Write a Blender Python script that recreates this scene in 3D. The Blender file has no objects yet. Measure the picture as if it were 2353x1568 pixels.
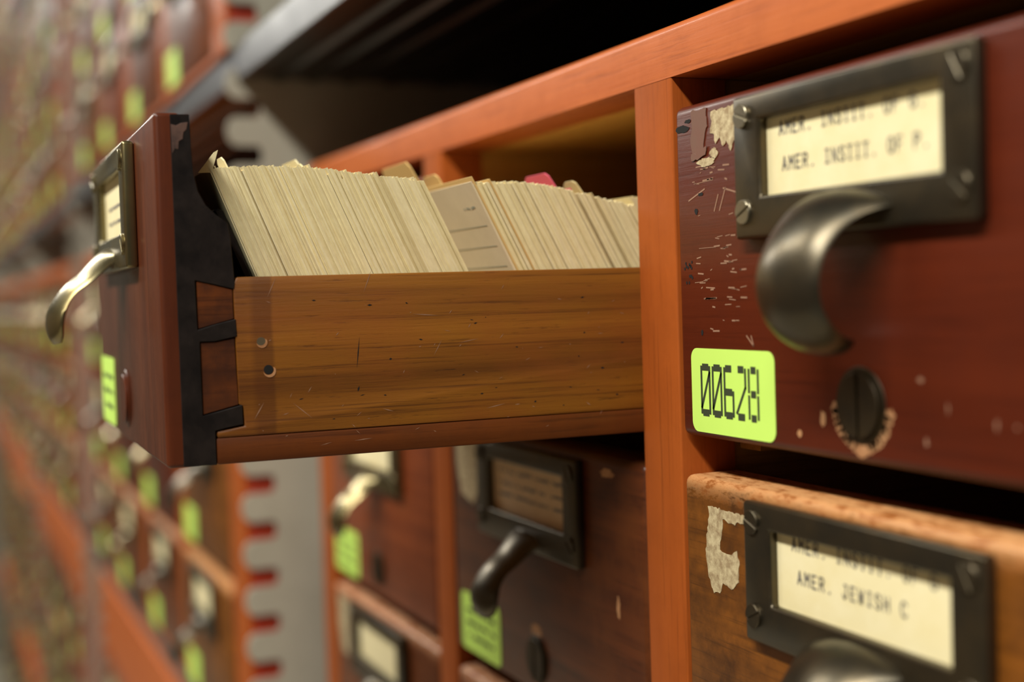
import bpy, bmesh, math, random
from mathutils import Vector, Matrix
R = math.radians
random.seed(7)
C = bpy.context.scene
S = 0.01            # everything below is written in centimetres
Z0 = 150.0          # height of the scene's datum (underside of the cabinet's top rail) above the floor

# ------------------------------------------------------------------ camera
YAW, PITCH, ROLL, FPX = 23.25, -2.014, -1.833, 3088.96
CAM = Vector((33.879, -18.573, -5.713))
y_, p_, r_ = R(YAW), R(PITCH), R(ROLL)
fw = Vector((-math.cos(y_)*math.cos(p_), math.sin(y_)*math.cos(p_), math.sin(p_)))
rt = Vector((math.sin(y_), math.cos(y_), 0)); up = rt.cross(fw)
r2 = rt*math.cos(r_) + up*math.sin(r_); u2 = -rt*math.sin(r_) + up*math.cos(r_)
cd = bpy.data.cameras.new('camera'); cam = bpy.data.objects.new('camera', cd); C.collection.objects.link(cam)
m = Matrix((r2, u2, -fw)).transposed().to_4x4()
m.translation = Vector((CAM.x*S, CAM.y*S, (CAM.z+Z0)*S)); cam.matrix_world = m
cd.sensor_width = 36; cd.lens = FPX*36/2353; cd.clip_start = 0.01; cd.clip_end = 60
cd.dof.use_dof = True; cd.dof.focus_distance = 0.357; cd.dof.aperture_fstop = 5.8; cd.dof.aperture_blades = 0
C.camera = cam

# ------------------------------------------------------------------ world, lights, exposure
w = bpy.data.worlds.new('world'); C.world = w; w.use_nodes = True
w.node_tree.nodes['Background'].inputs[0].default_value = (0.75, 0.78, 0.7, 1)
w.node_tree.nodes['Background'].inputs[1].default_value = 0.05
C.view_settings.view_transform = 'Standard'; C.view_settings.look = 'None'
C.view_settings.gamma = 1; C.view_settings.exposure = 0.0
LAMPS = [(-410, 26), (-250, 26), (-90, 19), (70, 45)]     # tubes along the aisle: x centre, power
LY, LZ = -86, 100
for lx, pw in LAMPS:
    ld = bpy.data.lights.new('tube_light', 'AREA'); ld.shape = 'RECTANGLE'; ld.size = 1.2; ld.size_y = 0.16
    ld.energy = pw; ld.color = (1.0, 0.97, 0.88)
    lo = bpy.data.objects.new('tube_light', ld); C.collection.objects.link(lo)
    lo.location = (lx*S, LY*S, (LZ-1+Z0)*S)

# ------------------------------------------------------------------ materials
def srgb(r, g, b):
    f = lambda c: (c/255/12.92) if c/255 <= .04045 else ((c/255+.055)/1.055)**2.4
    return (f(r), f(g), f(b), 1)
MATS = {}
def mat(name, build):
    if name not in MATS:
        mm = bpy.data.materials.new(name); mm.use_nodes = True
        nt = mm.node_tree; bs = nt.nodes['Principled BSDF']
        build(nt, bs); MATS[name] = mm
    return MATS[name]
def N(nt, t, **kw):
    n = nt.nodes.new(t)
    for k, v in kw.items():
        if k.startswith('i_'): n.inputs[k[2:].replace('_', ' ')].default_value = v
        else: setattr(n, k, v)
    return n
def coords(nt, scale, rand=True):
    tc = N(nt, 'ShaderNodeTexCoord'); mp = N(nt, 'ShaderNodeMapping'); mp.inputs['Scale'].default_value = scale
    nt.links.new(tc.outputs['Object'], mp.inputs['Vector'])
    if rand:
        oi = N(nt, 'ShaderNodeObjectInfo'); mu = N(nt, 'ShaderNodeVectorMath', operation='SCALE')
        mu.inputs[0].default_value = (7.3, 3.1, 5.7); nt.links.new(oi.outputs['Random'], mu.inputs['Scale'])
        nt.links.new(mu.outputs[0], mp.inputs['Location'])
    return mp.outputs[0], tc
def noise(nt, vec, scale, detail=4, rough=.6):
    n = N(nt, 'ShaderNodeTexNoise'); n.inputs['Scale'].default_value = scale
    n.inputs['Detail'].default_value = detail; n.inputs['Roughness'].default_value = rough
    nt.links.new(vec, n.inputs['Vector']); return n.outputs['Fac']
def ramp(nt, fac, stops, interp='LINEAR'):
    r = N(nt, 'ShaderNodeValToRGB'); cr = r.color_ramp; cr.interpolation = interp
    while len(cr.elements) < len(stops): cr.elements.new(.5)
    for e, (p, c) in zip(cr.elements, stops): e.position = p; e.color = c
    nt.links.new(fac, r.inputs[0]); return r.outputs[0]
def mix(nt, fac, a, b, mode='MIX'):
    mx = N(nt, 'ShaderNodeMix', data_type='RGBA', blend_type=mode)
    for k, v in (('Factor', fac), ('A', a), ('B', b)):
        s = [i for i in mx.inputs if i.name == k and i.enabled][0]
        if isinstance(v, (tuple, float, int)): s.default_value = v
        else: nt.links.new(v, s)
    return [o for o in mx.outputs if o.enabled][0]
def mathn(nt, op, a, b=0.0, clamp=False):
    n = N(nt, 'ShaderNodeMath', operation=op); n.use_clamp = clamp
    for i, v in enumerate((a, b)):
        if isinstance(v, (float, int)): n.inputs[i].default_value = v
        else: nt.links.new(v, n.inputs[i])
    return n.outputs[0]
W_, B_ = (1, 1, 1, 1), (0, 0, 0, 1)
def bump(nt, bs, fac, strength, dist=.0003):
    b = N(nt, 'ShaderNodeBump'); b.inputs['Strength'].default_value = strength; b.inputs['Distance'].default_value = dist
    nt.links.new(fac, b.inputs['Height']); nt.links.new(b.outputs[0], bs.inputs['Normal'])
def wood(name, c1, c2, c3, axis='x', rough=.38, coat=.3, wear=None, patch=None, grain=1.0, spec=.5):
    """c1 dark streak, c2 body, c3 light; wear=(z_edge_cm, colour) worn varnish on the top edge; patch = big blotch colour"""
    def build(nt, bs):
        L, A = 26, 760*grain
        sc = {'x': (L, A, A), 'y': (A, L, A), 'z': (A, A, L)}[axis]
        v, tc = coords(nt, sc)
        g = noise(nt, v, 1.0, 5, .65)
        v2, _ = coords(nt, tuple(s*.22 for s in sc)); g2 = noise(nt, v2, 1.0, 3, .5)
        v3, _ = coords(nt, (60, 60, 60)); g3 = noise(nt, v3, 1.0, 6, .7)
        body = ramp(nt, g2, [(.3, c2), (.75, c3)])
        streak = ramp(nt, g, [(.30, W_), (.46, B_)])
        col = mix(nt, mathn(nt, 'MULTIPLY', streak, .55), body, c1)
        blot = ramp(nt, g3, [(.42, B_), (.68, W_)])
        if patch: col = mix(nt, mathn(nt, 'MULTIPLY', blot, .75), col, patch)
        else: col = mix(nt, mathn(nt, 'MULTIPLY', blot, .22), col, c1)
        if wear:
            sx = N(nt, 'ShaderNodeSeparateXYZ'); nt.links.new(tc.outputs['Object'], sx.inputs[0])
            v4, _ = coords(nt, (120, 300, 300)); g4 = noise(nt, v4, 1.0, 6, .75)
            zz = mathn(nt, 'ADD', mathn(nt, 'MULTIPLY', sx.outputs['Z'], 190.0), mathn(nt, 'MULTIPLY', mathn(nt, 'SUBTRACT', g4, .5), 3.2))
            mk = mathn(nt, 'ADD', zz, wear[0], clamp=True)
            col = mix(nt, mk, col, mix(nt, ramp(nt, g4, [(.45, B_), (.6, W_)]), wear[1], wear[2]))
        nt.links.new(col, bs.inputs['Base Color'])
        rr = mathn(nt, 'ADD', mathn(nt, 'MULTIPLY', g3, .25), rough-.12)
        nt.links.new(rr, bs.inputs['Roughness'])
        bs.inputs['Coat Weight'].default_value = min(coat, .12); bs.inputs['Coat Roughness'].default_value = .12
        bs.inputs['Specular IOR Level'].default_value = spec*.55
        bump(nt, bs, mathn(nt, 'ADD', g, mathn(nt, 'MULTIPLY', g3, .6)), .22)
    return mat(name, build)
def plain(name, c, rough=.6, metal=0.0, c2=None, scale=80, spec=.5, bumpy=0.0, rand=None):
    def build(nt, bs):
        v, tc = coords(nt, (scale, scale, scale)); g = noise(nt, v, 1.0, 5, .65)
        col = ramp(nt, g, [(.35, c), (.65, c2 or c)])
        if rand:
            oi = N(nt, 'ShaderNodeObjectInfo'); cr = ramp(nt, oi.outputs['Random'], rand)
            col = mix(nt, 1.0, col, cr, 'MULTIPLY')
        nt.links.new(col, bs.inputs['Base Color'])
        bs.inputs['Metallic'].default_value = metal; bs.inputs['Specular IOR Level'].default_value = spec
        nt.links.new(mathn(nt, 'ADD', mathn(nt, 'MULTIPLY', g, .2), rough-.1), bs.inputs['Roughness'])
        if bumpy: bump(nt, bs, g, bumpy)
    return mat(name, build)
FRH = wood('orange_varnished_wood_horizontal', srgb(136, 64, 26), srgb(180, 90, 38), srgb(194, 104, 48), 'x', .46, .08, spec=.3)
FRV = wood('orange_varnished_wood_vertical', srgb(120, 58, 20), srgb(162, 80, 29), srgb(170, 86, 33), 'z', .5, .05, spec=.25)
CEILW = wood('bounce_lit_wood_underside', srgb(170, 116, 50), srgb(216, 158, 76), srgb(228, 172, 88), 'x', .6, 0)  # inner wood painted lighter, in place of light bounced up into the compartment
INNER = wood('plain_inner_wood', srgb(120, 80, 36), srgb(176, 126, 60), srgb(196, 146, 76), 'y', .6, 0)
RED = wood('oxblood_painted_wood', srgb(64, 22, 11), srgb(84, 31, 15), srgb(94, 36, 17), 'x', .36, .08, spec=.4)
SHADESIDE = plain('shaded_red_side_panel', srgb(170, 52, 26), .6)  # side wood coloured darker red to carry the shade behind the upright
RED2 = wood('red_brown_wood', srgb(70, 30, 14), srgb(118, 54, 26), srgb(142, 70, 34), 'x', .4, .3)
BRN = wood('worn_brown_wood', srgb(36, 18, 8), srgb(108, 62, 18), srgb(142, 84, 26), 'x', .45, .08, wear=(1.0, srgb(228, 168, 112), srgb(150, 88, 40)), patch=srgb(54, 30, 12), grain=1.2)
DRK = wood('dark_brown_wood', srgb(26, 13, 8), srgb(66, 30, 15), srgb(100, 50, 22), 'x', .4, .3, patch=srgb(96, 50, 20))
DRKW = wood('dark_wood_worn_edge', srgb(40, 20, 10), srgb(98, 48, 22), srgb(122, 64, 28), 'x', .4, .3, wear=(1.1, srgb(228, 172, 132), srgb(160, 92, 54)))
OPENF = wood('brown_varnished_front', srgb(42, 17, 10), srgb(80, 37, 21), srgb(98, 48, 26), 'z', .36, .15, grain=.9, spec=.4)
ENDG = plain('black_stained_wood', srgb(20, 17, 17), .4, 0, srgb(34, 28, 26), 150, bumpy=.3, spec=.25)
SCUFF = plain('scuffed_stain', srgb(92, 66, 56), .6, 0, srgb(60, 40, 34), 300)
TAIL = wood('stained_dovetail_wood', srgb(26, 13, 9), srgb(56, 27, 14), srgb(110, 56, 20), 'y', .45, .05, patch=srgb(44, 22, 16))
RUNW = wood('red_brown_runner_wood', srgb(44, 20, 8), srgb(78, 38, 14), srgb(98, 50, 18), 'y', .45, .05, spec=.3)
HOLE = plain('dark_hole', srgb(12, 8, 6), .9)
RAWW = plain('bare_chipped_wood', srgb(190, 140, 96), .8, 0, srgb(150, 100, 60), 200, bumpy=.3)
BRONZE = plain('dark_bronze', srgb(76, 72, 62), .33, .85, srgb(92, 81, 62), 60, bumpy=.04)
BRASS = plain('aged_brass', srgb(120, 113, 88), .28, .9, srgb(136, 122, 82), 40, bumpy=.04)
SHBRASS = plain('shaded_brass', srgb(64, 50, 28), .5, .6, srgb(48, 38, 22), 90)  # brass of the rod plugs, with their shadow put into the colour
SCREW = plain('screw_steel', srgb(150, 142, 122), .35, .9)
PAPER = plain('cream_label_paper', srgb(242, 230, 186), .85, 0, srgb(236, 222, 172), 120)
PAPER2 = plain('tan_label_paper', srgb(206, 176, 138), .85, 0, srgb(200, 168, 130), 120)
INK = plain('grey_typewriter_ink', srgb(120, 114, 108), .8)
INKD = plain('black_printer_ink', srgb(50, 58, 34), .8)
STICK = plain('lime_sticker', srgb(206, 246, 112), .55, 0, srgb(202, 242, 108), 40)
GREYP = plain('grey_painted_steel', srgb(176, 170, 154), .45, 0, srgb(168, 162, 146), 40)
SHELF = plain('dark_grey_steel', srgb(92, 93, 98), .34, .35, srgb(82, 83, 88), 40)
SHELFU = plain('black_steel', srgb(12, 12, 13), .34, 0, spec=.3)
CARD = plain('aged_index_card', srgb(240, 228, 184), .9, 0, srgb(228, 214, 168), 300,
             rand=[(0, (.66, .59, .46, 1)), (.10, (.95, .93, .9, 1)), (.5, (1, 1, 1, 1)), (.72, (.88, .85, .76, 1)), (.94, (1, .98, .9, 1)), (1, (.84, .77, .62, 1))])
CARDG = plain('grey_ruled_card', srgb(224, 206, 170), .9, 0, srgb(214, 196, 160), 60)
TABT = plain('tan_guide_card', srgb(214, 178, 112), .8)
PINK = plain('pink_guide_card', srgb(208, 84, 104), .7)
RULE = plain('faded_blue_rule', srgb(158, 160, 142), .8)
RESID = plain('dried_paper_residue', srgb(206, 190, 150), .85, 0, srgb(150, 126, 92), 500, bumpy=.6)
TAPE = plain('yellowed_clear_tape', srgb(120, 92, 80), .3, 0, srgb(120, 84, 72), 200, spec=.7)
SCRT = plain('pale_scratch', srgb(150, 112, 88), .7)
def side_build(nt, bs):
    v, tc = coords(nt, (820, 11, 820), False); g = noise(nt, v, 1.0, 6, .7)
    v2, _ = coords(nt, (110, 6, 150), False); g2 = noise(nt, v2, 1.0, 3, .5)
    v3, _ = coords(nt, (45, 22, 45), False); g3 = noise(nt, v3, 1.0, 5, .6)
    v5, _ = coords(nt, (900, 60, 900), False); g5 = noise(nt, v5, 1.0, 4, .8)
    body = ramp(nt, g2, [(.3, srgb(92, 52, 15)), (.5, srgb(120, 72, 20)), (.72, srgb(138, 86, 24))])
    col = mix(nt, mathn(nt, 'MULTIPLY', ramp(nt, g, [(.36, W_), (.46, B_)]), .62), body, srgb(66, 34, 12))
    col = mix(nt, mathn(nt, 'MULTIPLY', ramp(nt, g5, [(.3, W_), (.4, B_)]), .7), col, srgb(50, 28, 12))
    col = mix(nt, mathn(nt, 'MULTIPLY', ramp(nt, g3, [(.45, B_), (.7, W_)]), .5), col, srgb(130, 66, 26))
    sx = N(nt, 'ShaderNodeSeparateXYZ'); nt.links.new(tc.outputs['Object'], sx.inputs[0])
    yy = mathn(nt, 'ADD', mathn(nt, 'MULTIPLY', sx.outputs['Y'], 100.0), mathn(nt, 'MULTIPLY', g3, .15))
    # a stained band behind the dovetails (distance from the front face, cm)
    b = ramp(nt, mathn(nt, 'DIVIDE', yy, 4.0), [(0.0, (.75, .75, .75, 1)), (.50, (.45, .45, .45, 1)), (.56, (.35, .35, .35, 1)), (.60, W_), (.70, W_), (.72, B_)])
    col = mix(nt, mathn(nt, 'MULTIPLY', b, .5), col, srgb(70, 34, 14))
    zt = ramp(nt, mathn(nt, 'ADD', mathn(nt, 'MULTIPLY', sx.outputs['Z'], 60.0), mathn(nt, 'ADD', mathn(nt, 'MULTIPLY', g3, .6), 2.75)), [(.55, B_), (.95, W_)])
    col = mix(nt, mathn(nt, 'MULTIPLY', zt, .5), col, srgb(92, 46, 18))
    nt.links.new(col, bs.inputs['Base Color']); bs.inputs['Roughness'].default_value = .42
    bs.inputs['Specular IOR Level'].default_value = .35
    bump(nt, bs, mathn(nt, 'ADD', g, g5), .25)
SIDE = mat('golden_brown_side_wood', side_build)
DARKW = plain('shade_dark_back_wall', srgb(22, 18, 14), .8)  # near-black colour stands in for the deep shade behind the shelving
AISLE = plain('brown_panel_across_aisle', srgb(104, 86, 68), .8)
ROOM = plain('pale_grey_wall_paint', srgb(140, 140, 130), .8)
FLOOR = plain('grey_floor', srgb(186, 178, 160), .6)

# ------------------------------------------------------------------ mesh helpers (cm)
def mesh_from(bm, name, material, bevel=0, seg=2, smooth=True, ang=35):
    if bevel:
        bm.normal_update()
        es = [e for e in bm.edges if len(e.link_faces) == 2 and e.calc_face_angle(0) > R(25)]
        bmesh.ops.bevel(bm, geom=es, offset=bevel, segments=seg, affect='EDGES', profile=.5, clamp_overlap=True)
    bmesh.ops.recalc_face_normals(bm, faces=bm.faces)
    bmesh.ops.scale(bm, vec=(S, S, S), verts=bm.verts)
    me = bpy.data.meshes.new(name); bm.to_mesh(me); bm.free()
    if smooth:
        me.shade_smooth(); me.set_sharp_from_angle(angle=R(ang))
    for mm in (material if isinstance(material, (list, tuple)) else [material]): me.materials.append(mm)
    return me
def link(name, me, parent=None, loc=(0, 0, 0), rz=0):
    o = bpy.data.objects.new(name, me); C.collection.objects.link(o)
    if parent: o.parent = parent
    o.location = Vector(loc)*S; o.rotation_euler.z = rz
    return o
def obj(name, bm, material, parent=None, loc=(0, 0, 0), bevel=0, seg=2, smooth=True, ang=35):
    return link(name, mesh_from(bm, name, material, bevel, seg, smooth, ang), parent, loc)
def tag(o, label, cat=None, group=None, kind=None):
    if label: o['label'] = label
    if cat: o['category'] = cat
    if group: o['group'] = group
    if kind: o['kind'] = kind
    return o
def empty(name, loc, label, cat, group=None):
    o = bpy.data.objects.new(name, None); C.collection.objects.link(o)
    o.location = Vector(loc)*S; o.empty_display_size = .02
    return tag(o, label, cat, group)
CHILD = {}
def copy_tree(o, parent=None):
    c = o.copy(); C.collection.objects.link(c)
    if parent: c.parent = parent
    for ch in o.children: copy_tree(ch, c)
    return c
def bx(bm, x0, x1, y0, y1, z0, z1):
    vs = [bm.verts.new((x, y, z)) for x in (x0, x1) for y in (y0, y1) for z in (z0, z1)]
    for f in ((0, 1, 3, 2), (4, 6, 7, 5), (0, 4, 5, 1), (2, 3, 7, 6), (0, 2, 6, 4), (1, 5, 7, 3)):
        bm.faces.new([vs[i] for i in f])
    return vs
def box(x0, x1, y0, y1, z0, z1):
    bm = bmesh.new(); bx(bm, x0, x1, y0, y1, z0, z1); return bm
def prism(bm, pts, a0, a1, axis):
    """extrude a closed polygon along an axis; pts are the two other coordinates in order"""
    def P(p, a): return {'x': (a, p[0], p[1]), 'y': (p[0], a, p[1]), 'z': (p[0], p[1], a)}[axis]
    A = [bm.verts.new(P(p, a0)) for p in pts]; B = [bm.verts.new(P(p, a1)) for p in pts]
    n = len(pts)
    bm.faces.new(A); bm.faces.new(B[::-1])
    for i in range(n): bm.faces.new((A[i], B[i], B[(i+1) % n], A[(i+1) % n]))
def rrect(x0, x1, z0, z1, r, n=6):
    pts = []
    for cx, cz, a in ((x1-r, z1-r, 0), (x0+r, z1-r, 90), (x0+r, z0+r, 180), (x1-r, z0+r, 270)):
        for k in range(n+1):
            t = R(a+90*k/n); pts.append((cx+r*math.cos(t), cz+r*math.sin(t)))
    return pts
def disc(cx, cz, rx, rz, n=28): return [(cx+rx*math.cos(2*math.pi*k/n), cz+rz*math.sin(2*math.pi*k/n)) for k in range(n)]

# ------------------------------------------------------------------ drawer geometry (origin: left edge of opening, front face y=0, top z=0)
DW, DH = 15.68, 8.85       # drawer front width and height
def me_front(material, simple=False):
    bm = bmesh.new()
    if simple: bx(bm, 0, DW, 0, 1.8, -DH, 0); return mesh_from(bm, 'front_panel', material, .22, 2)
    bx(bm, 0, DW, 0, 1.8, -DH, 0); return mesh_from(bm, 'front_panel', material, .24, 4)
def me_holder(material):
    bm = bmesh.new(); x0, x1, z0, z1 = 3.42, 11.78, -3.72, -.25; a0, a1, c0, c1 = 4.5, 10.78, -2.72, -.88
    t = -.34
    o = [(x0, z0), (x1, z0), (x1, z1), (x0, z1)]; i = [(a0, c0), (a1, c0), (a1, c1), (a0, c1)]
    fo = [bm.verts.new((p[0], t, p[1])) for p in o]; fi = [bm.verts.new((p[0], t, p[1])) for p in i]
    bo = [bm.verts.new((p[0], -.004, p[1])) for p in o]; bi = [bm.verts.new((p[0], -.004, p[1])) for p in i]
    for k in range(4):
        j = (k+1) % 4
        bm.faces.new((fo[k], fo[j], fi[j], fi[k])); bm.faces.new((bo[j], bo[k], bi[k], bi[j]))
        bm.faces.new((fo[k], bo[k], bo[j], fo[j])); bm.faces.new((fi[j], bi[j], bi[k], fi[k]))
    return mesh_from(bm, 'label_holder', material, .09, 3)
def me_screws(material):
    out = []
    for cx, cz, a in ((3.84, -.74, 20), (3.84, -3.06, -25), (11.36, -.74, 60), (11.36, -3.06, 40)):
        bm = bmesh.new(); r = .29
        for s in (1, -1):
            pts = [(r*math.cos(t), s*(.035+r*math.sin(t)*.9)) for t in [R(q) for q in range(0, 181, 15)]]
            if s < 0: pts = pts[::-1]
            prism(bm, pts, -.42, -.33, 'y')
        prism(bm, disc(0, 0, .3, .3, 24), -.36, -.33, 'y')
        bmesh.ops.rotate(bm, verts=bm.verts, cent=(0, 0, 0), matrix=Matrix.Rotation(R(a), 3, 'Y'))
        bmesh.ops.translate(bm, verts=bm.verts, vec=(cx, 0, cz))
        out.append(mesh_from(bm, 'screw', material, .02, 1))
    return out
CURL = [(-.12, -2.95, 1.75, .10), (-.42, -3.03, 1.64, .22), (-.82, -3.18, 1.42, .28), (-1.25, -3.46, 1.24, .28), (-1.62, -3.86, 1.15, .27), (-1.90, -4.35, 1.12, .26),
        (-2.0, -4.9, 1.12, .26), (-1.9, -5.42, 1.1, .25), (-1.62, -5.85, 1.08, .24), (-1.22, -6.13, 1.0, .23), (-.82, -6.22, .88, .21), (-.52, -6.22, .55, .16)]
TONG = [(-.12, -3.1, 1.6, .12), (-.40, -3.25, 1.3, .22), (-.72, -3.55, 1.05, .24), (-1.1, -3.9, .95, .2), (-1.5, -4.2, .92, .19), (-1.78, -4.55, .95, .2),
        (-1.95, -4.95, 1.02, .27), (-2.0, -5.3, 1.0, .26), (-1.97, -5.6, .84, .22), (-1.92, -5.8, .5, .13)]
def me_pull(prof, material):
    bm = bmesh.new(); n = 20; rings = []; cx = 7.7
    # smooth the profile
    P = []
    for i in range(len(prof)-1):
        p0 = prof[max(i-1, 0)]; p1 = prof[i]; p2 = prof[i+1]; p3 = prof[min(i+2, len(prof)-1)]
        for k in range(3):
            t = k/3
            P.append([.5*((2*b)+(c-a)*t+(2*a-5*b+4*c-d)*t*t+(3*b-a-3*c+d)*t**3) for a, b, c, d in zip(p0, p1, p2, p3)])
    P.append(list(prof[-1]))
    for i, (y, z, a, t) in enumerate(P):
        q = P[min(i+1, len(P)-1)]; o = P[max(i-1, 0)]
        dy, dz = q[0]-o[0], q[1]-o[1]; L = math.hypot(dy, dz); ny, nz = -dz/L, dy/L   # normal in the yz plane
        ring = []
        for k in range(n):
            th = 2*math.pi*k/n; c, s_ = math.cos(th), math.sin(th)
            # crowned outer side, flatter inner side
            h = t*(s_ if s_ > 0 else .7*s_); bow = -.16*a*(abs(c)**2)
            ring.append(bm.verts.new((cx+a*c, y-ny*(h+bow), z-nz*(h+bow))))
        rings.append(ring)
    for r0, r1 in zip(rings, rings[1:]):
        for k in range(n): bm.faces.new((r0[k], r0[(k+1) % n], r1[(k+1) % n], r1[k]))
    bm.faces.new(rings[0]); bm.faces.new(rings[-1][::-1])
    return mesh_from(bm, 'finger_pull', material, 0, ang=80)
GL = {  # typewriter strokes on a 4 x 6 grid
 'A': [[(0, 0), (2, 6), (4, 0)], [(1, 2), (3, 2)]], 'M': [[(0, 0), (0, 6), (2, 3), (4, 6), (4, 0)]], 'E': [[(4, 0), (0, 0), (0, 6), (4, 6)], [(0, 3), (3, 3)]],
 'R': [[(0, 0), (0, 6), (3, 6), (4, 5), (3, 3), (0, 3)], [(2, 3), (4, 0)]], '.': [[(1.6, 0), (2.4, .3)]], 'I': [[(2, 0), (2, 6)], [(.8, 0), (3.2, 0)], [(.8, 6), (3.2, 6)]],
 'N': [[(0, 0), (0, 6), (4, 0), (4, 6)]], 'S': [[(4, 5), (3, 6), (1, 6), (0, 4.7), (1, 3.4), (3, 2.8), (4, 1.4), (3, 0), (1, 0), (0, 1)]], 'T': [[(2, 0), (2, 6)], [(0, 6), (4, 6)], [(1.2, 0), (2.8, 0)]],
 'O': [[(1, 0), (0, 2), (0, 4), (1, 6), (3, 6), (4, 4), (4, 2), (3, 0), (1, 0)]], 'F': [[(0, 0), (0, 6), (4, 6)], [(0, 3), (3, 3)]],
 'G': [[(4, 5), (3, 6), (1, 6), (0, 4), (0, 2), (1, 0), (3, 0), (4, 1), (4, 3), (2.4, 3)]], 'P': [[(0, 0), (0, 6), (3, 6), (4, 5), (3, 3), (0, 3)]],
 'J': [[(1.5, 6), (3.5, 6)], [(3, 6), (3, 1), (2, 0), (1, 0), (0, 1.4)]], 'W': [[(0, 6), (1, 0), (2, 4), (3, 0), (4, 6)]], 'H': [[(0, 0), (0, 6)], [(4, 0), (4, 6)], [(0, 3), (4, 3)]],
 'C': [[(4, 5), (3, 6), (1, 6), (0, 4), (0, 2), (1, 0), (3, 0), (4, 1)]], ' ': []}
def stroke(bm, p, q, t, y):
    d = Vector((q[0]-p[0], q[1]-p[1])); L = d.length or 1e-6; d /= L; n = Vector((-d.y, d.x))*t/2; e = d*t*.4
    a = Vector(p)-e; b = Vector(q)+e
    bm.faces.new([bm.verts.new((c.x, y, c.y)) for c in (a-n, b-n, b+n, a+n)])
def text(bm, s, x, z, h, adv, t, y):
    k = h/6
    for ch in s:
        for pl in GL[ch]:
            for p, q in zip(pl, pl[1:]): stroke(bm, (x+p[0]*k*.78, z+p[1]*k), (x+q[0]*k*.78, z+q[1]*k), t, y)
        x += adv
def me_label(material): 
    return mesh_from(box(4.3, 10.95, -.07, -.03, -2.9, -.7), 'label_card', material)
def sticker_mesh():
    bm = bmesh.new(); prism(bm, rrect(.62, 4.48, -8.68, -6.46, .28), -.018, -.004, 'y')
    return mesh_from(bm, 'number_sticker', STICK, 0, smooth=False)
def digits_mesh():
    bm = bmesh.new(); y = -.026; h = 1.2; w_ = .40; vt, ht = .085, .18
    # each digit: bars of a tall narrow printer face
    D = {'0': [(0, 0, 0, 1), (1, 0, 1, 1), (0, 0, 1, 0), (0, 1, 1, 1), (0, .12, 1, .88)],
         '6': [(0, 0, 0, 1), (0, 1, .95, 1), (0, .5, 1, .5), (1, 0, 1, .5), (0, 0, 1, 0)],
         '2': [(.05, 1, .95, 1), (1, .62, 1, 1), (1, .62, 0, .08), (0, 0, 1, 0)],
         '8': [(0, .55, 0, 1), (1, .55, 1, 1), (0, 0, 0, .45), (1, 0, 1, .45), (.1, 1, .9, 1), (.1, .5, .9, .5), (.1, 0, .9, 0)]}
    x = 1.13
    for ch in '00628':
        for a, b, c, d in D[ch]:
            horiz = b == d
            if horiz: bm.faces.new([bm.verts.new(v) for v in ((x+(a+.12)*w_, y, -8.15+b*h-ht/2), (x+(c-.12)*w_, y, -8.15+b*h-ht/2), (x+(c-.12)*w_, y, -8.15+b*h+ht/2), (x+(a+.12)*w_, y, -8.15+b*h+ht/2))])
            else: stroke(bm, (x+a*w_, -8.15+b*h), (x+c*w_, -8.15+d*h), vt, y)
        x += .56
    return mesh_from(bm, 'sticker_number', INKD, 0, smooth=False)
def marks_mesh(x0, x1, zs, y, seed, name, material, t=.12, word=.16):
    """illegible typed or printed marks: rows of tiny uneven ticks"""
    rnd = random.Random(seed); bm = bmesh.new()
    for z in zs:
        x = x0+rnd.random()*.2
        while x < x1:
            if rnd.random() < .82: stroke(bm, (x, z+rnd.uniform(-.03, .03)), (x+word*.6, z+rnd.uniform(-.03, .03)), t*rnd.uniform(.7, 1.2), y)
            x += word
    return mesh_from(bm, name, material, 0, smooth=False)
HB, HS = me_holder(BRONZE), me_holder(BRASS)
SCB, SCS = me_screws(SCREW), me_screws(BRASS)
SCD = me_screws(BRONZE); SCB = SCB[:2]+SCD[2:]
PB, PS, PT = me_pull(CURL, BRONZE), me_pull(TONG, BRASS), me_pull(TONG, BRONZE)
STM = sticker_mesh()
MST = marks_mesh(1.2, 3.9, (-7.1, -7.6, -8.1), -.026, 3, 'sticker_print', INKD, .14, .2)
def me_body():
    bm = bmesh.new()
    bx(bm, .15, 1.15, 1.8, 36, -DH, -4.1); bx(bm, DW-1.15, DW-.15, 1.8, 36, -DH, -4.1); bx(bm, 1.15, DW-1.15, 35, 36, -DH, -4.1); bx(bm, 1.15, DW-1.15, 1.8, 35, -DH+.1, -DH+.6)
    return mesh_from(bm, 'drawer', INNER, 0)
BODY = me_body()
def plug(parent, material=None):
    bm = bmesh.new(); prism(bm, disc(7.75, -7.55, .86, .86), -.05, -.004, 'y')
    for s in (1, -1):
        pts = [(7.75+s*(.05+.72*math.sin(t)*.92), -7.55+.72*math.cos(t)) for t in [R(q) for q in range(0, 181, 12)]]
        prism(bm, pts if s > 0 else pts[::-1], -.14, -.05, 'y')
    return obj('rod_plug', bm, material or SHBRASS, parent, bevel=.03, seg=1)
def blob(bm, cx, cz, rx, rz, y, seed, n=22, jag=.35, th=.012):
    rnd = random.Random(seed)
    pts = [(cx+rx*math.cos(2*math.pi*k/n)*(1+rnd.uniform(-jag, jag*.4)), cz+rz*math.sin(2*math.pi*k/n)*(1+rnd.uniform(-jag, jag*.4))) for k in range(n)]
    prism(bm, pts, y, y+th, 'y')
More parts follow.
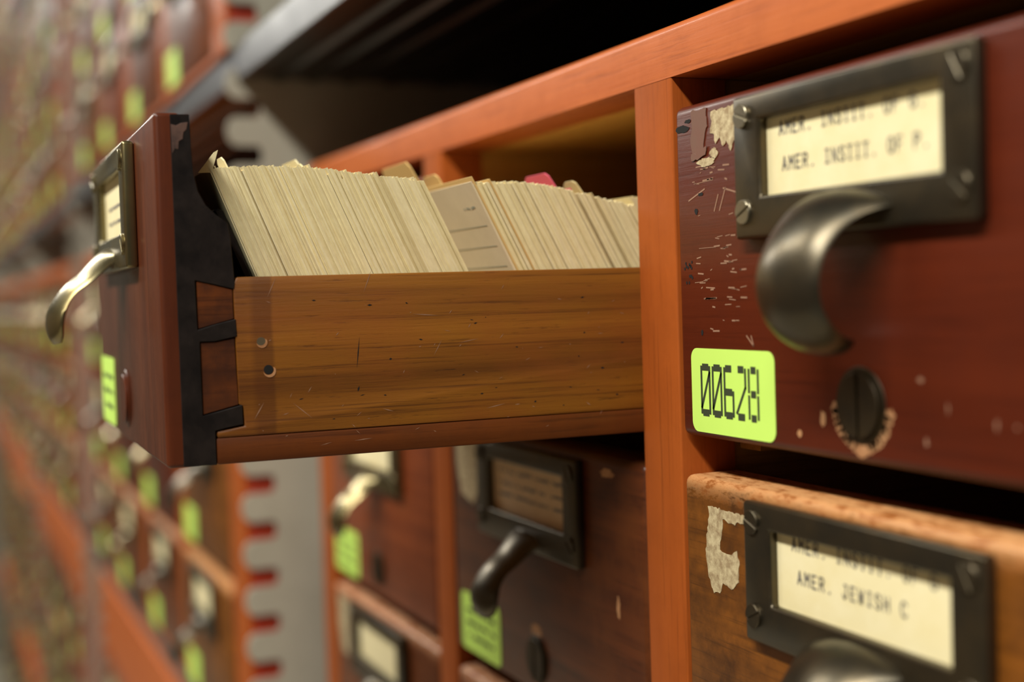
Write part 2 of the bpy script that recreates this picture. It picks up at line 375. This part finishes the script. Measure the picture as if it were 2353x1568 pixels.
def poly(bm, pts, y, th=.012):
    rnd = random.Random(len(pts)); out = []
    for p, q in zip(pts, pts[1:]+pts[:1]):
        L = math.hypot(q[0]-p[0], q[1]-p[1]); n = max(1, int(L/.09))
        for k in range(n): out.append((p[0]+(q[0]-p[0])*k/n+(rnd.uniform(-.035, .035) if k else 0), p[1]+(q[1]-p[1])*k/n+(rnd.uniform(-.035, .035) if k else 0)))
    prism(bm, out, y, y+th, 'y')

# ------------------------------------------------------------------ cabinets
PW, SW, RT = 17.92, 2.09, 1.454
ROWS = [-.85, -10.76, -20.36]; BASE = -29.7
def cabinet(name, x0, y0, z0, ncol, label, group=None, rail=RT, detail=False, end=0):
    """x0 left edge, y0 face plane, z0 datum (underside of top rail)"""
    wd = ncol*PW+SW+end
    r = empty(name, (x0, y0, z0+Z0), label, 'card cabinet', group)
    bm = bmesh.new(); q = .26
    prism(bm, [(1.9, 0), (1.9, rail)] + [(q-q*math.sin(R(t)), rail-q+q*math.cos(R(t))) for t in range(0, 91, 15)] + [(0, 0)], 0, wd, 'x')
    obj('top_rail', bm, FRH, r)
    obj('bottom_rail', box(SW, wd-SW, .1, 1.9, BASE, BASE+.42), FRH, r, bevel=.05, seg=1)
    for k in range(ncol+1):
        a, b = k*PW, k*PW+SW+(end if k == ncol else 0); q = .06; bm = bmesh.new(); dp = .16 if end and k == ncol else 1.72
        prism(bm, [(a, dp), (b, dp), (b, q)]+[(b-q+q*math.cos(R(t)), q-q*math.sin(R(t))) for t in (30, 60, 90)]+[(a+q-q*math.sin(R(t)), q-q*math.cos(R(t))) for t in (0, 30, 60)]+[(a, q)], BASE, -.015, 'z')
        obj('stile', bm, FRV, r)
    for k in range(1, ncol): obj('partition', box(k*PW+.12, k*PW+SW-.12, 1.72, 42, BASE+.4, 0), INNER if detail else INNER, r)
    for a, b in ((0, .9), (wd-.9, wd)): obj('side_panel', box(a, b, -.0+.17 if end and a else 1.72, 42, BASE, -.02 if end else rail-.6), SHADESIDE if end else FRH, r)
    obj('top_panel', box(0, wd, 1.9, 42, rail-1.2, rail), FRH if not detail else FRH, r)
    if detail: obj('ceiling_panel', box(.9, wd-.9, 1.9, 42, .02, rail-1.22), CEILW, r)
    obj('base_panel', box(0, wd, 1.9, 42, BASE, BASE+.4), INNER, r)
    obj('back_panel', box(0, wd, 42, 42.6, BASE, rail), INNER, r)
    if detail:
        for k in range(ncol):
            for q in ROWS:
                for a, b in ((k*PW+SW, k*PW+SW+1.0), ((k+1)*PW-1.0, (k+1)*PW)):
                    obj('drawer_runner', box(a, b, 1.9, 41, q-DH-.5, q-DH-.02), INNER, r)
    return r
def add_drawer(cab, col, row, front, holder=HB, screws=SCB, pull=PT, label=PAPER, sticker=True, dx=0, dy=0, text_fn=None, marks=True, plugm=True, body=True, dz=0):
    d = link('drawer', BODY, cab, (col*PW+SW+.07+dx, dy, ROWS[row]+dz))
    link('front_panel', front, d)
    link('label_holder', holder, d)
    for s_ in screws: link('screw', s_, d)
    link('finger_pull', pull, d)
    link('label_card', me_label(label), d)
    if sticker is True:
        link('number_sticker', STM, d); link('sticker_print', MST, d)
    if plugm: plug(d)
    if text_fn: text_fn(d)
    return d
F_RED, F_RED2, F_BRN, F_DRK, F_DRKW = [me_front(q) for q in (RED, RED2, BRN, DRK, DRKW)]

# ---- the near cabinet
cab = cabinet('card_cabinet', -2*PW, 0, 0, 4, 'near orange-framed wooden card cabinet with one long drawer pulled out toward the aisle', detail=True)
def txt628(d):
    bm = bmesh.new(); y = -.078
    text(bm, 'AMER. INSTIT. OF G.', 5.02, -1.32, .30, .272, .05, y)
    text(bm, 'AMER. INSTIT. OF P.', 5.12, -2.16, .30, .272, .05, y)
    obj('typed_lines', bm, INK, d, smooth=False)
    link('number_sticker', STM, d); link('sticker_number', digits_mesh(), d)
    # wear on the left end
    bm = bmesh.new()
    poly(bm, [(1.9, -.36), (3.4, -.30), (3.41, -1.75), (3.3, -1.5), (3.2, -1.3), (2.95, -1.2), (2.8, -1.45), (2.6, -1.15), (2.45, -1.3), (2.3, -1.05), (2.1, -1.2), (2.05, -.95), (1.85, -.9), (1.95, -.6)], -.014)
    poly(bm, [(3.28, -1.6), (3.41, -1.5), (3.41, -2.15), (3.3, -2.2), (3.2, -1.95)], -.014)
    blob(bm, 1.6, -1.6, .45, .12, -.014, 5); blob(bm, 2.0, -1.42, .2, .14, -.014, 6)
    obj('paper_residue', bm, RESID, d, smooth=False)
    bm = bmesh.new()
    poly(bm, [(.95, -.22), (1.7, -.22), (1.72, -.7), (1.55, -1.05), (1.5, -1.4), (.95, -1.42), (.9, -.9), (.98, -.6)], -.018)
    poly(bm, [(.93, -1.34), (1.35, -1.36), (1.68, -1.2), (1.62, -1.42), (1.3, -1.5), (.92, -1.52)], -.03)
    obj('tape_remnant', bm, TAPE, d, smooth=False)
    rnd = random.Random(4); bm = bmesh.new()
    for k in range(70):
        z = rnd.choice([-3.0, -3.6, -3.85, -4.05, -4.25, -4.45, -4.7, -4.9, -5.15, -5.35, -5.75, -5.95, -1.9, -2.1, -1.75])+rnd.uniform(-.05, .05)
        x = rnd.uniform(.9, 3.1) if z < -2.5 else rnd.uniform(.5, 2.6); l = rnd.uniform(.04, .3) if rnd.random() < .85 else rnd.uniform(.4, .9)
        stroke(bm, (x, z), (min(x+l, 3.35), z+rnd.uniform(-.03, .03)), rnd.uniform(.015, .045), -.006)
    for p, q in (((.7, -2.55), (1.5, -2.3)), ((2.2, -2.9), (2.5, -2.35)), ((2.4, -2.35), (3.0, -2.5)), ((3.3, -6.1), (3.6, -6.35)), ((3.6, -6.35), (3.5, -6.1)), ((1.95, -2.9), (2.15, -2.5))):
        stroke(bm, p, q, .04, -.006)
    for k in range(9): 
        x, z = rnd.uniform(5.0, 14.8), rnd.uniform(-8.4, -5.0)
        if abs(x-7.7) > 1.6: blob(bm, x, z, rnd.uniform(.03, .09), rnd.uniform(.04, .16), -.006, k+40, 16, .7, th=.004)
    obj('scratch_marks', bm, SCRT, d, smooth=False)
    bm = bmesh.new()
    for x, z, a, b in ((1.05, -2.85, .09, .09), (1.2, -6.05, .07, .08), (.45, -.62, .34, .12), (.75, -.45, .16, .06), (1.3, -2.42, .14, .05)): blob(bm, x, z, a, b, -.008, int(x*50), 14, th=.004)
    for k in range(14): blob(bm, .55+rnd.uniform(-.15, .25), -4.4+rnd.uniform(-.4, .4), .04, .05, -.008, k, 8, th=.004)
    obj('dents', bm, HOLE, d, smooth=False)
    bm = bmesh.new()
    for a in range(188, 352, 9):
        r_ = 1.0; blob(bm, 7.75+.95*math.cos(R(a)), -7.55+.95*math.sin(R(a)), .17, .15, -.01, a, 12, .5)
    blob(bm, 7.75, -8.55, .3, .16, -.012, 77); blob(bm, 6.35, -7.95, .1, .22, -.01, 78, 12); blob(bm, 5.45, -8.35, .1, .1, -.01, 79, 12)
    obj('chipped_rim', bm, RAWW, d, smooth=False)
def txtlow(d):
    bm = bmesh.new(); y = -.078
    text(bm, 'AMER. INSTIT. OF G', 5.12, -1.25, .30, .285, .05, y)
    text(bm, 'AMER. JEWISH C', 5.32, -2.02, .30, .285, .05, y)
    obj('typed_lines', bm, INK, d, smooth=False)
    bm = bmesh.new()
    poly(bm, [(1.25, -.72), (3.2, -.74), (3.2, -.95), (2.6, -.98), (2.55, -1.05), (1.95, -.98), (1.9, -1.35), (1.8, -1.8), (2.3, -1.85), (2.6, -1.7), (2.7, -1.95), (2.65, -2.5), (2.3, -2.75), (1.9, -2.65), (1.75, -2.95), (1.45, -3.0), (1.2, -2.6), (1.1, -2.0), (1.2, -1.3), (1.3, -1.0)], -.014)
    blob(bm, 3.15, -2.3, .16, .5, -.012, 31)
    obj('paper_residue', bm, RESID, d, smooth=False)
d628 = add_drawer(cab, 2, 0, F_RED, pull=PB, sticker=None, text_fn=txt628)
tag(d628, 'oxblood red drawer with lime sticker reading 00628')
dlow = add_drawer(cab, 2, 1, F_BRN, pull=PB, text_fn=txtlow, screws=SCD)
tag(dlow, 'worn brown drawer with scuffed tan top edge under the red one')
add_drawer(cab, 2, 2, F_RED2)
def m_lab(zs, seed, x0=4.9, x1=10.4, m_=INK):
    return lambda d: link('typed_lines', marks_mesh(x0, x1, zs, -.078, seed, 'typed_lines', m_, .1, .24), d)
def c1r2(d):
    m_lab((-1.25, -1.7, -2.1), 5)(d)
    bm = bmesh.new(); poly(bm, [(.5, -.3), (3.0, -.3), (3.1, -2.0), (2.2, -2.9), (1.0, -2.6), (.6, -1.5)], -.012); obj('paper_residue', bm, RESID, d, smooth=False)
    bm = bmesh.new(); bm.free()
    for q in ((7.75, -6.55, .45, .25, 3), (7.9, -8.45, .5, .3, 9), (13.4, -.5, .5, .16, 12), (13.9, -4.5, .1, .4, 13)):
        bm = bmesh.new(); blob(bm, *q[:4], -.01, q[4]); obj('chipped_wood', bm, RAWW, d, smooth=False)
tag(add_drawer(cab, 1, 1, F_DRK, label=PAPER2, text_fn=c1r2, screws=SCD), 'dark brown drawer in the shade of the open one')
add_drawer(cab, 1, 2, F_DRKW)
add_drawer(cab, 0, 0, F_RED2, holder=HS, pull=PS)
add_drawer(cab, 0, 1, F_RED2, holder=HS, pull=PS, screws=SCS)
def c0r3(d):
    bm = bmesh.new(); poly(bm, [(.6, -.5), (2.6, -.5), (2.7, -3.2), (1.4, -3.4), (.7, -2.2)], -.012); obj('paper_residue', bm, RESID, d, smooth=False)
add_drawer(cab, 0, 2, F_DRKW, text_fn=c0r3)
for rr in range(3): add_drawer(cab, 3, rr, (F_RED, F_BRN, F_RED2)[rr])

# ---- the open drawer (part of the near cabinet)
TH = R(-.8)
OD = Vector((-15.83+.02, -13.17, -.95))          # world cm of its origin
op = link('drawer', mesh_from(box(1.0, DW-1.0, 1.75, 37, -DH+.1, -DH+.55), 'drawer', INNER), cab, (OD.x+2*PW, OD.y, OD.z), TH)
tag(op, 'long wooden drawer pulled far out and filled with cards')
def odw(x, y, z):   # drawer-local cm -> world cm
    return Vector((OD.x+x*math.cos(TH)-y*math.sin(TH), OD.y+x*math.sin(TH)+y*math.cos(TH), OD.z+z))
def curve(pts): return pts
bm = bmesh.new(); prism(bm, [(0, 0), (DW, 0), (DW, .66), (DW-1.0, .66), (DW-1.0, .9), (0, .9)], -DH, 0, 'z')
link('front_panel', mesh_from(bm, 'front_panel', OPENF, .24, 4), op)
bm = bmesh.new(); prism(bm, [(.9, -DH+.05), (.9, -.9), (.93, -1.5), (1.02, -1.95), (1.2, -2.3), (1.45, -2.55), (1.72, -2.75), (1.78, -3.1), (1.8, -4.3), (1.8, -DH+.05)], .1, DW-1.02, 'x')
obj('inner_block', bm, ENDG, op)
# black stained end grain with the dovetail pins
bm = bmesh.new()
prism(bm, [(.40, -8.83), (.40, -.05), (.88, -.05), (.90, -.9), (.93, -1.5), (1.02, -1.95), (1.2, -2.3), (1.45, -2.55), (1.72, -2.75), (1.78, -3.1), (1.85, -4.3), (1.83, -4.42), (1.3, -4.28), (.86, -4.18),
     (.88, -5.42), (1.3, -5.3), (1.84, -5.18), (1.86, -5.62), (1.3, -5.72), (.92, -5.72), (.92, -7.58), (1.3, -7.5), (1.92, -7.36), (1.93, -7.86), (1.5, -7.92), (1.22, -7.98), (1.22, -8.84)], DW-1.02, DW+.012, 'x')
obj('end_grain', bm, ENDG, op, bevel=.015, seg=1)
# tails of the side board
bm = bmesh.new()
prism(bm, [(.90, -4.2), (1.3, -4.3), (1.79, -4.43), (1.80, -5.18), (1.3, -5.3), (.90, -5.40)], DW-1.0, DW-.02, 'x')
prism(bm, [(.94, -5.74), (1.3, -5.74), (1.80, -5.66), (1.84, -7.36), (1.3, -7.48), (.94, -7.56)], DW-1.0, DW-.03, 'x')
obj('dovetail', bm, TAIL, op, bevel=.02, seg=1)
# side boards
def side(x0, x1):
    bm = bmesh.new()
    prism(bm, [(1.26, -8.16), (1.26, -8.0), (1.96, -7.9), (1.94, -7.4), (1.83, -7.36), (1.80, -4.3), (1.9, -4.12), (36, -4.12), (36, -8.16)], x0, x1, 'x')
    return bm
obj('side_board', side(DW-1.0, DW), SIDE, op, bevel=.05, seg=2); obj('side_board', side(.0, 1.0), SIDE, op, bevel=.05, seg=2)
obj('runner_strip', box(DW-1.0, DW, 1.23, 36, -8.84, -8.165), RUNW, op, bevel=.06, seg=2); obj('runner_strip', box(0, 1.0, 1.8, 36, -8.84, -8.165), RUNW, op, bevel=.06, seg=2)
obj('back_board', box(1.0, DW-1.0, 35.5, 36.3, -DH+.5, -2), INNER, op)
# nail, nail hole, scratches on the side
def xdisc(name, y, z, r_, material, t=.01):
    bm = bmesh.new(); prism(bm, disc(y, z, r_, r_, 20), DW+.001, DW+t, 'x'); return obj(name, bm, material, op, smooth=False)
def crescent(name, y, z, r_):
    bm = bmesh.new(); a = [(y+r_*math.cos(R(t)), z+r_*math.sin(R(t))) for t in range(-160, 31, 10)]; b = [(y-.03+(r_-.02)*math.cos(R(t)), z+.035+(r_-.03)*math.sin(R(t))) for t in range(30, -161, -10)]
    prism(bm, a+b, DW+.001, DW+.012, 'x'); return obj(name, bm, RAWW, op, smooth=False)
xdisc('nail_head', 2.46, -5.78, .115, SCREW); crescent('chipped_wood', 2.48, -5.80, .14)
xdisc('nail_hole', 2.62, -6.5, .12, HOLE); crescent('chipped_wood', 2.65, -6.54, .16)
rnd = random.Random(11)
def xstroke(bm, p, q, t):
    d = Vector((q[0]-p[0], q[1]-p[1])); L = d.length; d /= L; n = Vector((-d.y, d.x))*t/2
    bm.faces.new([bm.verts.new((DW+.004, c.x, c.y)) for c in (Vector(p), Vector(p)+d*L*.5-n, Vector(q), Vector(p)+d*L*.5+n)])
bm = bmesh.new()
for k in range(60):
    y, z = rnd.uniform(2.2, 13), rnd.uniform(-8.6, -4.6); a = rnd.uniform(-.9, 1.2); l = rnd.uniform(.03, .2) if k > 10 else rnd.uniform(.3, .75)
    xstroke(bm, (y, z), (y+l*math.cos(a), z+l*math.sin(a)), rnd.uniform(.012, .025))
obj('pale_scratches', bm, SCRT, op, smooth=False)
bm = bmesh.new()
for k in range(26):
    y, z = rnd.uniform(3.2, 13), rnd.uniform(-8.0, -4.6); a = rnd.uniform(-.3, .3)
    xstroke(bm, (y, z), (y+rnd.uniform(.04, .14), z+rnd.uniform(-.03, .03)), rnd.uniform(.02, .06))
xstroke(bm, (5.05, -5.75), (4.95, -6.6), .03); xstroke(bm, (5.0, -7.05), (4.95, -7.2), .05)
obj('dark_nicks', bm, HOLE, op, smooth=False)
# chipped corner on the edge of the front
bm = bmesh.new()
prism(bm, [(.42, -.30), (.55, -.33), (.66, -.27), (.84, -.24), (.80, -.42), (.72, -.50), (.70, -.66), (.60, -.72), (.58, -.92), (.50, -.90), (.43, -1.02)], DW+.005, DW+.02, 'x'); obj('chipped_varnish', bm, SCUFF, op, bevel=.01, seg=1)
link('label_holder', HS, op)
for s_ in SCS: link('screw', s_, op)
link('finger_pull', PS, op); link('label_card', me_label(PAPER), op); m_lab((-1.75, -2.2), 9, 5.5, 8.5)(op)
link('number_sticker', STM, op); link('sticker_print', MST, op); plug(op, OPENF)
# leaning black block in front of the cards
def lean_quad(bm, x0, x1, yb, zb, ang, h, t):
    a = R(ang); dy, dz = -math.sin(a), math.cos(a)
    pts = [(yb, zb), (yb+t, zb), (yb+t+dy*h, zb+dz*h), (yb+dy*h, zb+dz*h)]
    prism(bm, pts, x0, x1, 'x')
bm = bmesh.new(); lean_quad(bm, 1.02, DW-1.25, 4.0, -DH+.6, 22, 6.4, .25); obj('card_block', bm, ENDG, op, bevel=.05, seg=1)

# ------------------------------------------------------------------ index cards (each one its own object)
CH, CWD = 7.5, 12.7
def card_mesh(name, t, material, h=CH, tab=None, corner=None, x0=0.0, wdt=CWD):
    """card standing on its long edge, near (right) edge at x=0, extending to -x; origin at its foot"""
    pts = [(-wdt+x0, 0), (x0, 0)]
    if corner: pts += [(x0, h-.1), (x0-.1, h)]
    else: pts += [(x0, h)]
    if tab:
        a, b, th = tab; pts += [(a, h), (a-.12, h+th*.8), (a-.3, h+th), (b+.3, h+th), (b+.12, h+th*.8), (b, h)]
    pts += [(-wdt+x0, h)]
    bm = bmesh.new(); prism(bm, pts, 0, t, 'y'); return mesh_from(bm, name, material, 0, smooth=False)
var = [card_mesh('index_card', t, CARD) for t in (.034, .038, .044)]
def put(me, name, yl, ang, dz=0, dx=0):
    a = odw(DW-1.16+dx, yl, -DH+.575)
    o = bpy.data.objects.new(name, me); C.collection.objects.link(o)
    o.location = (a.x*S, a.y*S, (a.z+Z0)*S); o.rotation_euler = (R(ang), 0, TH); o.scale.z = 1+dz/CH/math.cos(R(ang))
    return o
# a leaning card tips toward -y at the top: rotation about x by +ang moves +z toward -y
rnd = random.Random(3)
G1, G2 = 'index cards in the front pack of the open drawer', 'index cards in the rear pack of the open drawer'
L1, L2 = 'plain cream index card filed on edge in the front pack of the open drawer', 'plain cream index card filed on edge in the rear pack, behind the gap'
n = 0; y = 4.32
def lerp(a, b, t): return a+(b-a)*t
def skip(y):
    for g in (5.2, 7.7, 8.1, 12.16, 12.7, 15.4, 15.9):
        if g-.045 < y < g+.052: return g+.052
    return y
while y < 10.62:
    y = skip(y); t = (y-4.3)/6.3; k = rnd.randrange(3)
    o = put(var[k], 'index_card', y, lerp(21.5, 26, t)+rnd.uniform(-.008, .008), rnd.uniform(-.03, .04)+.06*math.sin(t*5)+.12*math.sin(t*3.1), rnd.uniform(-.02, .02)-(.05 if rnd.random() < .08 else 0))
    if rnd.random() < .10: o.scale.z += rnd.uniform(.004, .012)
    tag(o, L1, 'card', G1); n += 1; y += (.034, .038, .044)[k]+.0042
n1 = n; y = 12.11; y2 = y
while y < 17.2 and n < 294:
    y = skip(y); t = (y-12.12)/5.0; k = rnd.randrange(3)
    o = put(var[k], 'index_card', y, lerp(26.5, 29, t)+rnd.uniform(-.008, .008), -.10+rnd.uniform(-.04, .04)+.18*math.sin(t*4.2)-.30*t, rnd.uniform(-.02, .02)-(.07 if rnd.random() < .12 else 0))
    tag(o, L2, 'card', G2); n += 1; y += (.034, .038, .044)[k]+.003
yend = y
# the many cards further back, one mass
bm = bmesh.new(); y = yend
while y < 30:
    a = R(29+rnd.uniform(-.15, .15)); t = .036; z = 0; h = CH-.36+rnd.uniform(-.05, .05)
    prism(bm, [(y, z), (y+t, z), (y+t-math.sin(a)*h, z+math.cos(a)*h), (y-math.sin(a)*h, z+math.cos(a)*h)], -CWD, 0, 'x'); y += .043
o = obj('filed_cards', bm, CARD, None, smooth=False); a = odw(DW-1.16, 0, -DH+.575)
o.location = (a.x*S, a.y*S, (a.z+Z0)*S); o.rotation_euler.z = TH
tag(o, 'mass of cream cards at the back of the open drawer inside the cabinet', 'cards', None, 'stuff')
# singular cards
def special(name, label, me, yl, ang, dz=0, dx=0):
    if name == 'guide_card': ang = lerp(21.5, 26, (yl-4.3)/6.3) if yl < 11 else lerp(26.5, 29, (yl-12.12)/5.0)
    o = put(me, name, yl, ang, dz, dx); tag(o, label, 'card'); return o
ruled = special('ruled_card', 'greyish blue-ruled card facing the gap between the two packs', card_mesh('ruled_card', .04, CARDG), 12.05, 26.3, -.05)
bm = bmesh.new()
for z in (6.15, 5.5, 4.85, 4.2, 3.55, 2.9): 
    stroke(bm, (-CWD, z), (-.35, z), .024, -.006)
obj('ruled_line', bm, RULE, ruled, smooth=False)
link('typed_lines', marks_mesh(-1.6, -.5, (6.75,), -.006, 8, 'typed_lines', RULE, .06, .1), ruled)
def flag(name, label, yl, ang, me_pts, material=CARD, thick=.03, dz=0):
    bm = bmesh.new(); prism(bm, me_pts, 0, thick, 'y'); me = mesh_from(bm, name, material, 0, smooth=False)
    return special(name, label, me, yl, ang, dz)
# first card with its near corner folded toward the front
fc = special('bent_card', 'foremost cream card with its near top corner bent forward', card_mesh('bent_card', .03, CARD), 4.27, 21.5, .02)
bm = bmesh.new()
prism(bm, [(-.30, CH+.0), (.04, CH-.12), (.42, CH+.36), (.30, CH+.34)], -.05, 0, 'x')
obj('bent_corner', bm, CARD, fc, smooth=False)
def guide(name, label, yl, ang, a, b, th, material=CARD, dz=0):
    return special(name, label, card_mesh(name, .045, material, tab=(a, b, th), x0=-.25 if material is PINK else 0.0), yl, ang, dz)
guide('guide_card', 'cream guide card with a pointed tab, first tab behind the foremost card', 5.2, 22.3, -1.5, -2.6, .58)
guide('guide_card', 'cream guide card with a broad low tab at the middle of the front pack', 7.7, 24, -1.9, -3.6, .55)
guide('guide_card', 'rounded buff guide tab rising highest at the middle of the front pack', 8.1, 24.3, -3.4, -5.6, 1.0, CARD, -.1)
guide('guide_card', 'tan guide tab standing up in the gap between the two packs', 12.16, 26.8, -4.2, -7.2, .95, TABT, .1)
guide('guide_card', 'tan guide tab low behind the gap beside the ruled card', 12.7, 27, -3.6, -5.2, .55, TABT, .05)
guide('guide_card', 'pink guide tab rising from the rear pack near the cabinet', 15.4, 28.6, -1.1, -3.1, .62, PINK, -.1)
guide('guide_card', 'cream guide card with small tab just in front of the cabinet stile', 15.9, 28.8, -.5, -1.6, .5, CARD, -.25)

# ------------------------------------------------------------------ shelving: uprights and shelves
BAY = 91.4; UX = -38.4; SY = -3.1; SHZ = [7.9+39.4*k for k in (-3, -2, -1, 0, 1, 2)]
def upright_mesh():
    bm = bmesh.new(); z = -Z0+2; top = 92; pts = []
    F, B = -3.74, -1.88; ph = (-15.6) % 2.54
    # front edge with notches; notch centres at -15.6 + 2.54 n ; drawn as a comb of fingers welded to a plate
    bx(bm, 0, .18, B, 43, -Z0, top)
    k = math.ceil((-Z0+3+15.6)/2.54)
    zc = -15.6+2.54*k+1.27
    while zc < top-2:
        h = .77; r = .5
        P = [(B+.02, zc-h-.12), (F+r, zc-h)]
        P = [(B, zc-h-.2), (B-.2, zc-h)]
        for q in range(0, 181, 20):
            a = R(270-q); P.append((F+r+r*math.cos(a), zc+h*math.sin(a)))
        P += [(B-.2, zc+h), (B, zc+h+.2)]
        prism(bm, P, 0, .18, 'x'); zc += 2.54
    bx(bm, 0, .18, F, B, -Z0, -Z0+4)
    return mesh_from(bm, 'upright', GREYP, 0, smooth=False)
UM = upright_mesh()
place = ['beside the near cabinet', 'at the far end of the second bay', 'at the far end of the third bay', 'at the far end of the fourth bay', 'at the far end of the row']
for k in range(5):
    o = link('shelving_upright', UM, None, (UX-BAY*k, 0, Z0)); tag(o, 'pale grey notched steel shelving upright '+place[k], 'shelving upright')
    bm = bmesh.new()
    bx(bm, -.02, .2, 42.6, 44, -Z0, 92); link('rear_flange', mesh_from(bm, 'rear_flange', GREYP), o)
o = link('shelving_upright', UM, None, (UX+BAY, 0, Z0)); tag(o, 'pale grey notched steel shelving upright to the right of the near cabinet', 'shelving upright')
bays = ['in the near bay', 'in the second bay', 'in the third bay', 'in the fourth bay', 'in the fifth and farthest bay']
levels = ['lowest', 'second lowest', 'middle', 'level above the middle', 'second highest', 'highest']
def shelf_mesh():
    bm = bmesh.new(); w_ = BAY-.35
    bx(bm, .1, w_, SY, 42.4, -1.62, 0)               # deck
    for y in (-1.2, .6, 2.6, 5, 8, 12, 17, 23, 30): prism(bm, [(y, -1.62), (y+.25, -1.8), (y+.5, -1.8), (y+.8, -1.62)], .1, w_, 'x')
    bx(bm, .1, w_, 42.2, 42.4, -1.75, 0)
    return mesh_from(bm, 'shelf', SHELFU, 0, smooth=False)
SM = shelf_mesh()
bm = bmesh.new(); bx(bm, .1, BAY-.35, SY-.08, SY+.1, -1.75, .02)
LM = mesh_from(bm, 'front_lip', SHELF, .03, 1)
for b in range(5):
    for i, z in enumerate(SHZ):
        if b == 0 and i in (0, 1): continue
        o = link('shelf', SM, None, (UX-BAY*b+(.2 if b else .2) if b == 0 else UX-BAY*b+.2, 0, z+Z0)) if b == 0 else link('shelf', SM, None, (UX-BAY*b+.2, 0, z+Z0))
        link('front_lip', LM, o)
        tag(o, 'dark grey steel shelf %s, %s' % (bays[b], levels[i]), 'shelf')

# ------------------------------------------------------------------ cabinets on the shelving farther along the aisle
def far_cab(b, lv, drop=0.0):
    """b: bay 1..3 (second bay onward), lv: shelf index"""
    end = 1.8; xr = UX-BAY*(b-1)-.3; x0 = xr-(4*PW+SW+end); z0 = SHZ[lv]-BASE+.01
    lab = {0: 'lowest', 1: 'lower', 2: 'middle-level', 3: 'upper-level', 4: 'high'}[lv]
    rail = 7.6 if lv == 1 else RT
    kindw = 'orange-framed drawer cabinet with green stickers'
    if lv == 1: kindw = 'drawer cabinet with tall plain orange top rail'
    c = cabinet('card_cabinet', x0, -3.5, z0, 4, '%s %s %s' % (lab, kindw, ['', 'in the second bay', 'in the blurred third bay', 'in the blurred fourth bay', 'in the fifth bay'][b]), 'card cabinets farther down the aisle', rail, end=end)
    return c
F_S = [me_front(q, True) for q in (RED2, DRK, RED, DRKW, BRN)]
LABELC = me_label(PAPER)
protos = []
def far_proto(cab, fr, hold, pl):
    d = link('drawer', F_S[fr], cab); link('label_holder', hold, d); link('finger_pull', pl, d); link('label_card', LABELC, d); link('number_sticker', STM, d)
    return d
rnd = random.Random(21); PR = {}
def fill(c, skip=()):
    for col in range(4):
        for row in range(3):
            fr = rnd.choice([0, 0, 1, 2, 4]) if row < 2 else rnd.choice([3, 4, 0])
            hold = rnd.choice([0, 1]); key = (fr, hold)
            if key not in PR:
                d = far_proto(c, fr, (HB, HS)[hold], (PT, PS)[hold]); PR[key] = d
            else: d = copy_tree(PR[key], c)
            d.location = (Vector((col*PW+SW+.07, rnd.uniform(-.25, .1), ROWS[row])))*S
for b in (1, 2, 3, 4):
    for lv in ((1, 2, 3) if b == 1 else (1, 2, 3, 4) if b == 2 else (0, 1, 2, 3, 4)):
        c = far_cab(b, lv); fill(c)

# ------------------------------------------------------------------ the room
def struct(name, bm, m_): o = obj(name, bm, m_, smooth=False); o['kind'] = 'structure'; return o
struct('floor', box(-560, 330, -190, 90, -2, 0), FLOOR)
struct('ceiling', box(-560, 330, -190, 90, 258, 260), ROOM)
struct('wall_far', box(-562, -560, -190, 90, 0, 258), ROOM)
struct('wall_back', box(-560, 330, 44.5, 47, 0, 258), DARKW)
struct('wall_aisle', box(-560, 330, -192, -190, 0, 258), AISLE)
WHITE = plain('white_lamp_housing', srgb(230, 230, 226), .5)
wl = ['farthest', 'second farthest', 'second nearest', 'nearest']
for i, (lx, pw) in enumerate(LAMPS):
    bm = bmesh.new(); bx(bm, -62, 62, -10, 10, 0, 5.5)
    o = obj('ceiling_light', bm, WHITE, None, (lx, LY, LZ+.2+Z0), bevel=.6, seg=2)
    tag(o, 'white tube light fitting over the aisle, %s from the camera' % wl[i], 'ceiling light')
